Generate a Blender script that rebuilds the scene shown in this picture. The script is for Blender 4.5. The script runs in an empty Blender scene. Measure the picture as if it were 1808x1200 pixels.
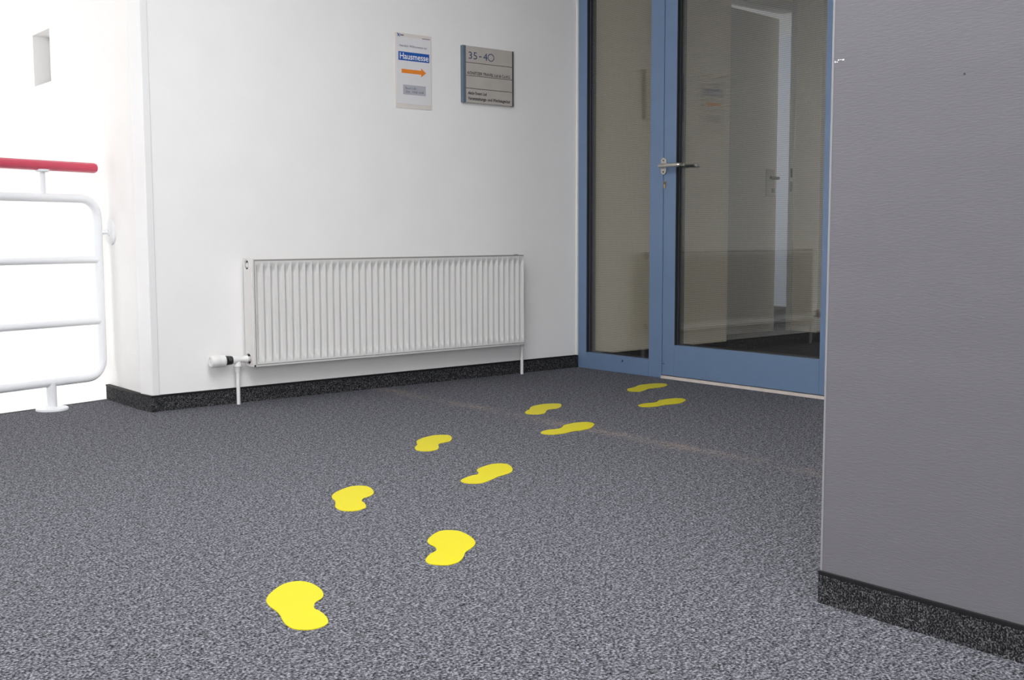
import bpy, bmesh, math, random
from mathutils import Vector, Matrix

# ---------------------------------------------------------------- scene, camera, light
S = 0.9                      # layout units -> metres (sets the true size: door lever ~1.03 m high)
scene = bpy.context.scene
col = scene.collection
random.seed(7)

# camera: low, looking along the diagonal of the lobby (X runs along the back wall, Y along the door wall)
F_PX, YAW, PITCH, ROLL = 1960.64, 0.88393588, 0.09466053, -0.00341038
CAM_H = 0.78
cam_d = bpy.data.cameras.new('camera')
cam = bpy.data.objects.new('camera', cam_d); col.objects.link(cam)
cam_d.sensor_fit = 'HORIZONTAL'; cam_d.sensor_width = 36.0
cam_d.lens = F_PX / 1808.0 * 36.0
cam_d.clip_start = 0.02; cam_d.clip_end = 200
fwd = Vector((math.cos(YAW) * math.cos(PITCH), math.sin(YAW) * math.cos(PITCH), -math.sin(PITCH)))
rgt = Vector((math.sin(YAW), -math.cos(YAW), 0)); upv = rgt.cross(fwd)
r2 = rgt * math.cos(ROLL) + upv * math.sin(ROLL); u2 = -rgt * math.sin(ROLL) + upv * math.cos(ROLL)
M4 = Matrix.Identity(4)
for i in range(3):
    M4[i][0] = r2[i]; M4[i][1] = u2[i]; M4[i][2] = -fwd[i]
M4.translation = Vector((0, 0, CAM_H)) * S
cam.matrix_world = M4
scene.camera = cam

# overcast daylight sky
world = bpy.data.worlds.new('overcast_sky'); scene.world = world
world.use_nodes = True
bg = world.node_tree.nodes['Background']
bg.inputs['Color'].default_value = (0.965, 0.972, 1.0, 1)
bg.inputs['Strength'].default_value = 7.0

scene.view_settings.view_transform = 'Standard'
scene.view_settings.look = 'None'
scene.view_settings.exposure = 0.10
scene.view_settings.gamma = 1.0
scene.view_settings.use_curve_mapping = False

def portal(name, loc, size_x, size_y, rot):
    """light portal in a window opening: steers sampling of the sky, adds no light"""
    L = bpy.data.lights.new(name, 'AREA'); L.shape = 'RECTANGLE'
    L.size = size_x * S; L.size_y = size_y * S
    L.cycles.is_portal = True
    o = bpy.data.objects.new(name, L); col.objects.link(o)
    o.location = Vector(loc) * S; o.rotation_euler = rot
    return o

# layout constants (layout units)
YB = 4.80        # back wall with the radiator
XD = 4.43        # front plane of the glazed door front
XR = 1.86        # wall that runs back beside the stairwell
XG, YG = 1.962, 1.363   # grey pier: front plane and its corner
X0, Y0 = -4.6, -3.0     # far ends of the lobby behind the camera
ZC = 2.85        # ceiling
Y9, Z9 = 9.4, 4.2       # stairwell far end and height
FS = 0.255       # slope of the angled floor edge by the railing
def edge_y(x): return 5.30 + (x - 1.85) * FS

R90 = math.pi / 2
# unseen openings, sized to balance the light: (a0, a1, b0, b1)
SIDE_WIN = (3.0, 4.2, 1.3, 2.6)      # Y, Z in the outer wall on the left
STAIR_WIN = (7.0, 7.8, 0.8, 2.0)      # Y, Z, tall stairwell window
ADDED_BACK_WIN = (-4.5, -0.2, .25, 2.8)      # X, Z, added behind the camera to brighten the back wall
ADDED_ROOF_WIN = (0.3, 2.2, 0.1, 3.4)       # X, Y, added over the lobby, placed to grade the grey pier
STAIR_ROOF = (-3.6, -1.6, 6.8, 8.4)   # X, Y glazed roof over the stairwell
ADDED_CORR_WIN = (5.6, 6.0, .1, .5)         # X, Z, added in the hidden side of the corridor to light it
ROOM_WIN = (7.1, 8.7, .85, 2.2)         # X, Z in the room behind the ajar door
def mid(a, b): return (a + b) / 2
portal('side_window_portal', (X0 + .01, mid(*SIDE_WIN[:2]), mid(*SIDE_WIN[2:])), SIDE_WIN[3] - SIDE_WIN[2], SIDE_WIN[1] - SIDE_WIN[0], (0, -R90, 0))
portal('stair_window_portal', (X0 + .01, mid(*STAIR_WIN[:2]), mid(*STAIR_WIN[2:])), STAIR_WIN[3] - STAIR_WIN[2], STAIR_WIN[1] - STAIR_WIN[0], (0, -R90, 0))
portal('added_back_window_portal', (mid(*ADDED_BACK_WIN[:2]), Y0 + .01, mid(*ADDED_BACK_WIN[2:])), ADDED_BACK_WIN[1] - ADDED_BACK_WIN[0], ADDED_BACK_WIN[3] - ADDED_BACK_WIN[2], (R90, 0, 0))
portal('added_rooflight_portal', (mid(*ADDED_ROOF_WIN[:2]), mid(*ADDED_ROOF_WIN[2:]), ZC - .01), ADDED_ROOF_WIN[1] - ADDED_ROOF_WIN[0], ADDED_ROOF_WIN[3] - ADDED_ROOF_WIN[2], (0, 0, 0))
portal('stair_roof_portal', (mid(*STAIR_ROOF[:2]), mid(*STAIR_ROOF[2:]), Z9 - .01), STAIR_ROOF[1] - STAIR_ROOF[0], STAIR_ROOF[3] - STAIR_ROOF[2], (0, 0, 0))
portal('added_corridor_window_portal', (mid(*ADDED_CORR_WIN[:2]), 2.11, mid(*ADDED_CORR_WIN[2:])), ADDED_CORR_WIN[1] - ADDED_CORR_WIN[0], ADDED_CORR_WIN[3] - ADDED_CORR_WIN[2], (R90, 0, 0))
portal('room_window_portal', (mid(*ROOM_WIN[:2]), 9.89, mid(*ROOM_WIN[2:])), ROOM_WIN[1] - ROOM_WIN[0], ROOM_WIN[3] - ROOM_WIN[2], (-R90, 0, 0))

# ---------------------------------------------------------------- materials
def new_mat(name):
    m = bpy.data.materials.new(name); m.use_nodes = True
    nt = m.node_tree
    return m, nt, nt.nodes['Principled BSDF']

def plain(name, color, rough=0.5, metal=0.0, spec=0.5, var=0.0, vscale=30.0, bump=0.0, bscale=200.0, stretch=None, coat=0.0):
    m, nt, b = new_mat(name)
    N, Lk = nt.nodes, nt.links
    b.inputs['Roughness'].default_value = rough
    b.inputs['Metallic'].default_value = metal
    b.inputs['Specular IOR Level'].default_value = spec
    b.inputs['Coat Weight'].default_value = coat
    tc = N.new('ShaderNodeTexCoord')
    mp = N.new('ShaderNodeMapping'); Lk.new(tc.outputs['Object'], mp.inputs['Vector'])
    if stretch: mp.inputs['Scale'].default_value = stretch
    nz = N.new('ShaderNodeTexNoise'); nz.inputs['Scale'].default_value = vscale; nz.inputs['Detail'].default_value = 4
    Lk.new(mp.outputs['Vector'], nz.inputs['Vector'])
    rp = N.new('ShaderNodeValToRGB')
    c0 = [max(0, c * (1 - var)) for c in color]; c1 = [min(1, c * (1 + var)) for c in color]
    rp.color_ramp.elements[0].position = 0.3; rp.color_ramp.elements[0].color = (*c0, 1)
    rp.color_ramp.elements[1].position = 0.7; rp.color_ramp.elements[1].color = (*c1, 1)
    Lk.new(nz.outputs['Fac'], rp.inputs['Fac']); Lk.new(rp.outputs['Color'], b.inputs['Base Color'])
    if bump > 0:
        n2 = N.new('ShaderNodeTexNoise'); n2.inputs['Scale'].default_value = bscale; n2.inputs['Detail'].default_value = 3
        Lk.new(mp.outputs['Vector'], n2.inputs['Vector'])
        bp = N.new('ShaderNodeBump'); bp.inputs['Strength'].default_value = bump; bp.inputs['Distance'].default_value = 0.002
        Lk.new(n2.outputs['Fac'], bp.inputs['Height']); Lk.new(bp.outputs['Normal'], b.inputs['Normal'])
    return m

def carpet(name, dark, mid, light, scale, seam=None, rough=0.95):
    """needle-felt carpet: mottled fibre flecks, optional worn tan seam along X = seam"""
    m, nt, b = new_mat(name)
    N, Lk = nt.nodes, nt.links
    b.inputs['Roughness'].default_value = rough
    b.inputs['Specular IOR Level'].default_value = 0.15
    tc = N.new('ShaderNodeTexCoord')
    n1 = N.new('ShaderNodeTexNoise'); n1.inputs['Scale'].default_value = scale; n1.inputs['Detail'].default_value = 3
    n1.inputs['Roughness'].default_value = 0.65; n1.inputs['Distortion'].default_value = 0.25
    Lk.new(tc.outputs['Object'], n1.inputs['Vector'])
    n2 = N.new('ShaderNodeTexNoise'); n2.inputs['Scale'].default_value = scale * 0.3; n2.inputs['Detail'].default_value = 2
    Lk.new(tc.outputs['Object'], n2.inputs['Vector'])
    mx = N.new('ShaderNodeMath'); mx.operation = 'MULTIPLY_ADD'; mx.inputs[1].default_value = 0.22; 
    Lk.new(n2.outputs['Fac'], mx.inputs[0]); 
    ms = N.new('ShaderNodeMath'); ms.operation = 'MULTIPLY_ADD'; ms.inputs[1].default_value = 1.0; ms.inputs[2].default_value = -0.11
    Lk.new(n1.outputs['Fac'], ms.inputs[0]); Lk.new(ms.outputs[0], mx.inputs[2])
    rp = N.new('ShaderNodeValToRGB'); cr = rp.color_ramp
    cr.elements[0].position = 0.36; cr.elements[0].color = (*dark, 1)
    cr.elements[1].position = 0.66; cr.elements[1].color = (*light, 1)
    e = cr.elements.new(0.50); e.color = (*mid, 1)
    Lk.new(mx.outputs[0], rp.inputs['Fac'])
    out = rp.outputs['Color']
    if seam is not None:
        sp = N.new('ShaderNodeSeparateXYZ'); Lk.new(tc.outputs['Object'], sp.inputs[0])
        d = N.new('ShaderNodeMath'); d.operation = 'SUBTRACT'; d.inputs[1].default_value = seam * S; Lk.new(sp.outputs['X'], d.inputs[0])
        nw = N.new('ShaderNodeTexNoise'); nw.inputs['Scale'].default_value = 9; nw.inputs['Detail'].default_value = 4
        Lk.new(tc.outputs['Object'], nw.inputs['Vector'])
        wv = N.new('ShaderNodeMath'); wv.operation = 'MULTIPLY_ADD'; wv.inputs[1].default_value = 0.10; wv.inputs[2].default_value = -0.05
        Lk.new(nw.outputs['Fac'], wv.inputs[0])
        ad = N.new('ShaderNodeMath'); ad.operation = 'ADD'; Lk.new(d.outputs[0], ad.inputs[0]); Lk.new(wv.outputs[0], ad.inputs[1])
        ab = N.new('ShaderNodeMath'); ab.operation = 'ABSOLUTE'; Lk.new(ad.outputs[0], ab.inputs[0])
        mr = N.new('ShaderNodeMapRange'); mr.inputs['From Min'].default_value = 0.005; mr.inputs['From Max'].default_value = 0.065
        mr.inputs['To Min'].default_value = 0.55; mr.inputs['To Max'].default_value = 0.0
        Lk.new(ab.outputs[0], mr.inputs['Value'])
        n4 = N.new('ShaderNodeTexNoise'); n4.inputs['Scale'].default_value = 60; n4.inputs['Detail'].default_value = 3
        Lk.new(tc.outputs['Object'], n4.inputs['Vector'])
        n5 = N.new('ShaderNodeTexNoise'); n5.inputs['Scale'].default_value = 3.2; n5.inputs['Detail'].default_value = 3
        Lk.new(tc.outputs['Object'], n5.inputs['Vector'])
        m5 = N.new('ShaderNodeMapRange'); m5.inputs['From Min'].default_value = 0.30; m5.inputs['From Max'].default_value = 0.58; Lk.new(n5.outputs['Fac'], m5.inputs['Value'])
        m6 = N.new('ShaderNodeMapRange'); m6.inputs['From Min'].default_value = 0.38; m6.inputs['From Max'].default_value = 0.62; Lk.new(n4.outputs['Fac'], m6.inputs['Value'])
        m7 = N.new('ShaderNodeMath'); m7.operation = 'MULTIPLY'; Lk.new(m5.outputs[0], m7.inputs[0]); Lk.new(m6.outputs[0], m7.inputs[1])
        mm = N.new('ShaderNodeMath'); mm.operation = 'MULTIPLY'; Lk.new(mr.outputs[0], mm.inputs[0]); Lk.new(m7.outputs[0], mm.inputs[1])
        mix = N.new('ShaderNodeMix'); mix.data_type = 'RGBA'
        Lk.new(mm.outputs[0], mix.inputs['Factor']); Lk.new(out, mix.inputs['A']); mix.inputs['B'].default_value = (0.36, 0.28, 0.22, 1)
        out = mix.outputs['Result']
    Lk.new(out, b.inputs['Base Color'])
    bp = N.new('ShaderNodeBump'); bp.inputs['Strength'].default_value = 0.9; bp.inputs['Distance'].default_value = 0.004
    Lk.new(n1.outputs['Fac'], bp.inputs['Height']); Lk.new(bp.outputs['Normal'], b.inputs['Normal'])
    return m

def wired_glass(name):
    """clear pane with Schlick reflection and a fine wire grid inside"""
    m = bpy.data.materials.new(name); m.use_nodes = True
    nt = m.node_tree; N, Lk = nt.nodes, nt.links
    N.remove(N['Principled BSDF'])
    out = N['Material Output']
    tr = N.new('ShaderNodeBsdfTransparent'); tr.inputs['Color'].default_value = (0.955, 0.965, 0.95, 1)
    gl = N.new('ShaderNodeBsdfGlossy'); gl.inputs['Roughness'].default_value = 0.0; gl.inputs['Color'].default_value = (1, 1, 1, 1)
    lw = N.new('ShaderNodeLayerWeight')
    pw = N.new('ShaderNodeMath'); pw.operation = 'POWER'; pw.inputs[1].default_value = 5; Lk.new(lw.outputs['Facing'], pw.inputs[0])
    ma = N.new('ShaderNodeMath'); ma.operation = 'MULTIPLY_ADD'; ma.inputs[1].default_value = 0.95; ma.inputs[2].default_value = 0.08; ma.use_clamp = True
    Lk.new(pw.outputs[0], ma.inputs[0])
    mix = N.new('ShaderNodeMixShader'); Lk.new(ma.outputs[0], mix.inputs[0]); Lk.new(tr.outputs[0], mix.inputs[1]); Lk.new(gl.outputs[0], mix.inputs[2])
    # wire grid
    tc = N.new('ShaderNodeTexCoord'); sp = N.new('ShaderNodeSeparateXYZ'); Lk.new(tc.outputs['Object'], sp.inputs[0])
    masks = []
    for ax in ('Y', 'Z'):
        mo = N.new('ShaderNodeMath'); mo.operation = 'PINGPONG'; mo.inputs[1].default_value = 0.0045
        Lk.new(sp.outputs[ax], mo.inputs[0])
        lt = N.new('ShaderNodeMath'); lt.operation = 'LESS_THAN'; lt.inputs[1].default_value = 0.00045
        Lk.new(mo.outputs[0], lt.inputs[0]); masks.append(lt)
    mx0 = N.new('ShaderNodeMath'); mx0.operation = 'MAXIMUM'; Lk.new(masks[0].outputs[0], mx0.inputs[0]); Lk.new(masks[1].outputs[0], mx0.inputs[1])
    mxx = N.new('ShaderNodeMath'); mxx.operation = 'MULTIPLY'; mxx.inputs[1].default_value = 0.34; Lk.new(mx0.outputs[0], mxx.inputs[0])
    wire = N.new('ShaderNodeBsdfDiffuse'); wire.inputs['Color'].default_value = (0.14, 0.14, 0.13, 1)
    m2 = N.new('ShaderNodeMixShader'); Lk.new(mxx.outputs[0], m2.inputs[0]); Lk.new(mix.outputs[0], m2.inputs[1]); Lk.new(wire.outputs[0], m2.inputs[2])
    Lk.new(m2.outputs[0], out.inputs['Surface'])
    return m

MT = {
 'wall': plain('white_wall_paint', (0.885, 0.874, 0.855), 0.85, spec=0.2, var=0.012, vscale=6, bump=0.25, bscale=260),
 'ceiling': plain('ceiling_paint', (0.86, 0.85, 0.83), 0.9, spec=0.1, var=0.01),
 'greywall': plain('grey_wall_paint', (0.154, 0.150, 0.163), 0.55, spec=0.35, var=0.03, vscale=9, bump=0.28, bscale=520, stretch=(1, 0.12, 1)),
 'greyedge': plain('grey_edge_paint', (0.27, 0.27, 0.28), 0.6, var=0.03),
 'chip': plain('bare_plaster', (0.75, 0.74, 0.72), 0.9),
 'speck': plain('dark_speck', (0.05, 0.05, 0.05), 0.8),
 'carpet': carpet('grey_felt_carpet', (0.008, 0.008, 0.010), (0.100, 0.101, 0.113), (0.335, 0.34, 0.38), 185, seam=3.04),
 'skirt': carpet('carpet_skirting_felt', (0.006, 0.006, 0.007), (0.022, 0.022, 0.024), (0.19, 0.19, 0.20), 300),
 'cap': plain('black_rubber_cap', (0.010, 0.010, 0.011), 0.6, spec=0.25, var=0.1),
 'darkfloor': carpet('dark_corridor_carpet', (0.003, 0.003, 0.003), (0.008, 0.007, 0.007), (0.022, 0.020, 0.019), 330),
 'trim': plain('white_trim_paint', (0.82, 0.82, 0.81), 0.5, var=0.005),
 'seal': plain('cream_sealant', (0.86, 0.85, 0.80), 0.6),
 'blue': plain('blue_powder_coat', (0.155, 0.235, 0.375), 0.38, var=0.03, vscale=12, spec=0.5),
 'gasket_and_shade': plain('black_gasket_and_shade', (0.012, 0.012, 0.013), 0.6),
 'gap': plain('dark_gap', (0.02, 0.025, 0.035), 0.8),
 'steel': plain('brushed_steel', (0.62, 0.59, 0.54), 0.28, metal=1.0, var=0.04, vscale=80),
 'brass': plain('brass_cylinder', (0.60, 0.47, 0.28), 0.35, metal=1.0),
 'dark': plain('dark_metal', (0.03, 0.03, 0.03), 0.5),
 'threshold': plain('pale_threshold', (0.72, 0.64, 0.58), 0.6, var=0.08, vscale=25),
 'rad': plain('radiator_enamel', (0.69, 0.68, 0.66), 0.35, var=0.005),
 'radside': plain('radiator_cover_enamel', (0.76, 0.735, 0.71), 0.45, var=0.01),
 'radshade': plain('painted_gap_shade', (0.26, 0.25, 0.24), 0.6),  # shade of the radiator's edge gaps put into the colour
 'bore': plain('radiator_bore', (0.035, 0.028, 0.024), 0.7),
 'plastic': plain('white_plastic', (0.80, 0.79, 0.77), 0.4, var=0.005),
 'black': plain('black_plastic', (0.02, 0.02, 0.021), 0.35),
 'railwhite': plain('white_rail_enamel', (0.80, 0.81, 0.82), 0.3, var=0.004),
 'red': plain('red_handrail', (0.58, 0.035, 0.085), 0.25, var=0.01, coat=0.3),
 'yellow': plain('yellow_vinyl', (0.61, 0.53, 0.006), 0.5, spec=0.3, var=0.01, vscale=8),
 'paper': plain('poster_paper', (0.76, 0.745, 0.755), 0.55, var=0.01),
 'sleeve': plain('poster_margin', (0.74, 0.69, 0.64), 0.4, var=0.01),
 'posterblue': plain('print_blue', (0.012, 0.10, 0.42), 0.5),
 'orange': plain('print_orange', (0.84, 0.25, 0.025), 0.5),
 'greybox': plain('print_grey', (0.46, 0.46, 0.50), 0.5),
 'inkblue': plain('ink_blue', (0.035, 0.06, 0.14), 0.5),
 'ink': plain('ink_black', (0.02, 0.02, 0.022), 0.5),
 'inkgrey': plain('ink_grey', (0.16, 0.16, 0.19), 0.5),
 'inkwhite': plain('ink_white', (0.85, 0.86, 0.88), 0.5),
 'sign': plain('brushed_aluminium_sign', (0.56, 0.52, 0.47), 0.5, metal=0.2, var=0.05, vscale=14),
 'signrail': plain('blue_grey_sign_rail', (0.14, 0.185, 0.24), 0.4, metal=0.2),
 'signdark': plain('dark_sign_edge', (0.10, 0.095, 0.09), 0.5),
 'corr': plain('beige_corridor_paint', (0.84, 0.735, 0.57), 0.85, spec=0.2, var=0.01, bump=0.2, bscale=260),
 'leaf': plain('grey_inner_door', (0.58, 0.55, 0.49), 0.5, var=0.02),
 'jamb': plain('inner_door_frame', (0.60, 0.58, 0.54), 0.5),
 'room': plain('pale_blue_room_paint', (0.62, 0.67, 0.76), 0.85, spec=0.2, var=0.01),
 'plate': plain('dull_plate', (0.30, 0.29, 0.28), 0.4, metal=0.6),
 'winframe': plain('grey_window_frame', (0.55, 0.54, 0.53), 0.5),
 'frost': plain('frosted_pane', (0.62, 0.61, 0.60), 0.35, var=0.02),
 'edge': plain('dark_edge_strip', (0.10, 0.10, 0.10), 0.5),
 'glass': wired_glass('wired_glass'),
}

# ---------------------------------------------------------------- mesh helpers
class MB:
    def __init__(self): self.v = []; self.f = []
    def add(self, vs, fs):
        o = len(self.v); self.v += [tuple(p) for p in vs]; self.f += [tuple(i + o for i in f) for f in fs]; return self
    def box(self, x0, x1, y0, y1, z0, z1):
        vs = [(x, y, z) for z in (z0, z1) for y in (y0, y1) for x in (x0, x1)]
        return self.add(vs, [(0, 2, 3, 1), (4, 5, 7, 6), (0, 1, 5, 4), (2, 6, 7, 3), (0, 4, 6, 2), (1, 3, 7, 5)])
    def prism(self, poly, z0, z1):
        """poly: counter-clockwise XY outline"""
        n = len(poly)
        vs = [(x, y, z0) for x, y in poly] + [(x, y, z1) for x, y in poly]
        fs = [tuple(range(n - 1, -1, -1)), tuple(range(n, 2 * n))] + [(i, (i + 1) % n, n + (i + 1) % n, n + i) for i in range(n)]
        return self.add(vs, fs)
    def xz_slab(self, poly, y_front, y_back):
        """poly: outline in (X, Z) as seen from the lobby; slab between y_front (visible) and y_back"""
        n = len(poly)
        vs = [(x, y_front, z) for x, z in poly] + [(x, y_back, z) for x, z in poly]
        fs = [tuple(range(n)), tuple(range(2 * n - 1, n - 1, -1))] + [(i, n + i, n + (i + 1) % n, (i + 1) % n) for i in range(n)]
        return self.add(vs, fs)
    def yz_slab(self, poly, x_front, x_back):
        """poly: outline in (Y, Z); slab between x_front (toward -X) and x_back"""
        n = len(poly)
        vs = [(x_front, y, z) for y, z in poly] + [(x_back, y, z) for y, z in poly]
        fs = [tuple(range(n)), tuple(range(2 * n - 1, n - 1, -1))] + [(i, n + i, n + (i + 1) % n, (i + 1) % n) for i in range(n)]
        return self.add(vs, fs)
    def tube(self, pts, r, n=16, caps=True):
        P = [Vector(p) for p in pts]; rr = r if isinstance(r, (list, tuple)) else [r] * len(P)
        o = len(self.v); ref = None
        for i, p in enumerate(P):
            t = (P[min(i + 1, len(P) - 1)] - P[max(i - 1, 0)]).normalized()
            if ref is None:
                ref = Vector((0, 0, 1)) if abs(t.z) < 0.9 else Vector((1, 0, 0))
                ref = (ref - t * ref.dot(t)).normalized()
            else:
                ref = (ref - t * ref.dot(t)).normalized()
            bn = t.cross(ref)
            for k in range(n):
                a = 2 * math.pi * k / n
                self.v.append(tuple(p + (ref * math.cos(a) + bn * math.sin(a)) * rr[i]))
        for i in range(len(P) - 1):
            for k in range(n):
                a = o + i * n + k; b = o + i * n + (k + 1) % n
                self.f.append((a, b, b + n, a + n))
        if caps:
            self.f.append(tuple(o + k for k in range(n - 1, -1, -1)))
            e = o + (len(P) - 1) * n
            self.f.append(tuple(e + k for k in range(n)))
        return self
    def lathe(self, p, axis, prof, n=24):
        """prof: list of (distance along axis, radius)"""
        ax = Vector(axis).normalized(); p = Vector(p)
        return self.tube_profile([p + ax * d for d, _ in prof], [r for _, r in prof], ax, n)
    def tube_profile(self, P, R, ax, n):
        o = len(self.v)
        ref = Vector((0, 0, 1)) if abs(ax.z) < 0.9 else Vector((1, 0, 0))
        ref = (ref - ax * ref.dot(ax)).normalized(); bn = ax.cross(ref)
        for p, r in zip(P, R):
            for k in range(n):
                a = 2 * math.pi * k / n
                self.v.append(tuple(p + (ref * math.cos(a) + bn * math.sin(a)) * r))
        for i in range(len(P) - 1):
            for k in range(n):
                a = o + i * n + k; b = o + i * n + (k + 1) % n
                self.f.append((a, b, b + n, a + n))
        self.f.append(tuple(o + k for k in range(n - 1, -1, -1)))
        e = o + (len(P) - 1) * n
        self.f.append(tuple(e + k for k in range(n)))
        return self
    def build(self, name, mat, parent=None, base=None, smooth=None, bevel=0.0):
        """link as one mesh object; a child is stored relative to its parent's base"""
        if parent is not None:
            b = Vector(parent['_base'])
        elif base is not None: b = Vector(base)
        else: b = Vector((0, 0, 0))
        me = bpy.data.meshes.new(name)
        me.from_pydata([tuple((Vector(v) - b) * S) for v in self.v], [], self.f)
        bm = bmesh.new(); bm.from_mesh(me); bmesh.ops.recalc_face_normals(bm, faces=bm.faces); bm.to_mesh(me); bm.free()
        me.materials.append(MT[mat])
        ob = bpy.data.objects.new(name, me); col.objects.link(ob)
        if parent is not None:
            ob.parent = parent
        else:
            ob.location = b * S
        ob['_base'] = tuple(b)
        if smooth is not None:
            for p in me.polygons: p.use_smooth = True
            me.set_sharp_from_angle(angle=math.radians(smooth))
        if bevel > 0:
            md = ob.modifiers.new('bevel', 'BEVEL'); md.width = bevel * S; md.segments = 2; md.limit_method = 'ANGLE'; md.angle_limit = math.radians(40)
        return ob

def empty(name, base):
    o = bpy.data.objects.new(name, None); col.objects.link(o)
    o.location = Vector(base) * S; o['_base'] = tuple(base); o.empty_display_size = 0.1
    return o
def tag(o, label, cat, group=None, kind=None):
    o['label'] = label; o['category'] = cat
    if group: o['group'] = group
    if kind: o['kind'] = kind
    return o
def struct(o, label=None):
    o['kind'] = 'structure'
    if label: o['label'] = label
    return o
def crom(pts, k=4):
    """closed Catmull-Rom smoothing of an outline"""
    out = []; n = len(pts)
    for i in range(n):
        p0, p1, p2, p3 = (Vector(pts[(i + j - 1) % n]) for j in range(4))
        for s in range(k):
            t = s / k
            q = 0.5 * (2 * p1 + (p2 - p0) * t + (2 * p0 - 5 * p1 + 4 * p2 - p3) * t * t + (3 * p1 - p0 - 3 * p2 + p3) * t ** 3)
            out.append(tuple(q))
    return out
def circ(cx, cy, r, n=20, ry=None): return [(cx + r * math.cos(2 * math.pi * i / n), cy + (ry or r) * math.sin(2 * math.pi * i / n)) for i in range(n)]

def text_on_back(name, body, x0, x1, z0, z1, y, mat, parent, spacing=1.0, bold=0.0):
    """flat lettering on a surface facing the lobby (plane Y = y), fitted into x0..x1, z0..z1"""
    cu = bpy.data.curves.new('text', 'FONT'); cu.body = body; cu.size = 1.0; cu.space_character = spacing
    cu.offset = bold; cu.resolution_u = 3
    ob = bpy.data.objects.new('text', cu); col.objects.link(ob)
    dg = bpy.context.evaluated_depsgraph_get(); dg.update()
    me = bpy.data.meshes.new_from_object(ob.evaluated_get(dg))
    bpy.data.objects.remove(ob); bpy.data.curves.remove(cu)
    vs = [v.co.copy() for v in me.vertices]; fs = [tuple(p.vertices) for p in me.polygons]
    bpy.data.meshes.remove(me)
    ax = min(v.x for v in vs); bx = max(v.x for v in vs); ay = min(v.y for v in vs); by = max(v.y for v in vs)
    mb = MB()
    mb.add([(x0 + (v.x - ax) / (bx - ax) * (x1 - x0), y, z0 + (v.y - ay) / (by - ay) * (z1 - z0)) for v in vs], fs)
    return mb.build(name, mat, parent)

# ---------------------------------------------------------------- the setting
# floor with the angled edge at the stairwell
fl = [(X0, Y0), (XD + .10, Y0), (XD + .10, YB + .05), (XR + .02, YB + .05), (XR + .02, edge_y(XR + .02)), (X0, edge_y(X0))]
struct(MB().prism(fl, -0.25, 0).build('floor', 'carpet'), 'grey mottled felt carpet floor with a worn tan seam')
dx = Vector((1, FS, 0)).normalized(); ny = Vector((-dx.y, dx.x, 0))
a = Vector((X0, edge_y(X0), 0)); b = Vector((XR - .01, edge_y(XR - .01), 0))
q = [(a - ny * .004), (b - ny * .004), (b + ny * .012), (a + ny * .012)]
struct(MB().prism([(p.x, p.y) for p in q], -0.02, 0.003).build('trim_1', 'edge'), 'dark edge strip along the stairwell opening')
struct(MB().box(X0, XR, edge_y(X0) + .02, Y9, -3.2, -3.05).build('floor_lower', 'wall'))

# walls of the lobby
struct(MB().box(XR + .04, XD + .10, YB, YB + .18, 0, ZC).build('wall_back', 'wall'), 'white textured wall with the radiator and the signs')
# wall running back beside the stairwell, with a small square recess
NY0, NY1, NZ0, NZ1 = 6.005, 6.285, 1.575, 1.842
mb = MB()
T = 0.40
mb.box(XR, XR + T, YB + .06, NY0, -3.05, Z9); mb.box(XR, XR + T, NY1, Y9, -3.05, Z9)
mb.box(XR, XR + T, NY0, NY1, -3.05, NZ0); mb.box(XR, XR + T, NY0, NY1, NZ1, Z9)
struct(mb.build('wall_stairwell', 'wall'), 'brilliant white wall beside the stairwell with a small recessed window')
w = MB().box(XR + .105, XR + .125, NY0, NY1, NZ0, NZ1).build('window_1', 'frost'); struct(w, 'small square window deep in the white stairwell wall')
fr = MB()
fr.box(XR + .085, XR + .105, NY0, NY0 + .03, NZ0, NZ1); fr.box(XR + .085, XR + .105, NY1 - .03, NY1, NZ0, NZ1)
fr.box(XR + .085, XR + .105, NY0, NY1, NZ0, NZ0 + .03); fr.box(XR + .085, XR + .105, NY0, NY1, NZ1 - .03, NZ1)
fr.build('window_frame', 'winframe', w)
# corner profile between the two walls
struct(MB().prism([(1.850, 4.90), (1.864, 4.793), (1.899, 4.793), (1.899, 4.86), (1.87, 4.90)], 0.07, Z9).build('trim_2', 'trim', bevel=.004), 'white corner profile where the radiator wall turns')
# far end of stairwell, outer window wall, wall behind the camera
struct(MB().box(X0, XR + T, Y9, Y9 + .2, -3.05, Z9).build('wall_stair_end', 'wall'))
def holed(lo, hi, holes, put):
    """fill the rectangle lo..hi except the holes (sorted along the first axis) with boxes"""
    a = lo[0]
    for a0, a1, b0, b1 in holes:
        put(a, a0, lo[1], hi[1]); put(a0, a1, lo[1], b0); put(a0, a1, b1, hi[1]); a = a1
    put(a, hi[0], lo[1], hi[1])
def bars(h, n, put, w=.06):
    a0, a1, b0, b1 = h
    for k in range(n + 1):
        a = a0 + (a1 - a0 - w) * k / n; put(a, a + w, b0, b1)
    put(a0, a1, b0, b0 + w); put(a0, a1, b1 - w, b1)
mb = MB(); holed((Y0, -3.05), (Y9, Z9), (SIDE_WIN, STAIR_WIN), lambda a, c, d, e: mb.box(X0 - .25, X0, a, c, d, e))
struct(mb.build('wall_window_side', 'wall'), 'outer wall with wide windows')
mb2 = MB(); bars(SIDE_WIN, 4, lambda a, c, d, e: mb2.box(X0 - .16, X0 - .10, a, c, d, e)); struct(mb2.build('window_2', 'trim'))
mb3 = MB(); bars(STAIR_WIN, 3, lambda a, c, d, e: mb3.box(X0 - .16, X0 - .10, a, c, d, e)); struct(mb3.build('window_3', 'trim'))
mb4 = MB(); holed((X0, 0), (XD + .3, ZC), (ADDED_BACK_WIN,), lambda a, c, d, e: mb4.box(a, c, Y0 - .2, Y0, d, e))
struct(mb4.build('wall_behind', 'wall'))
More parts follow.
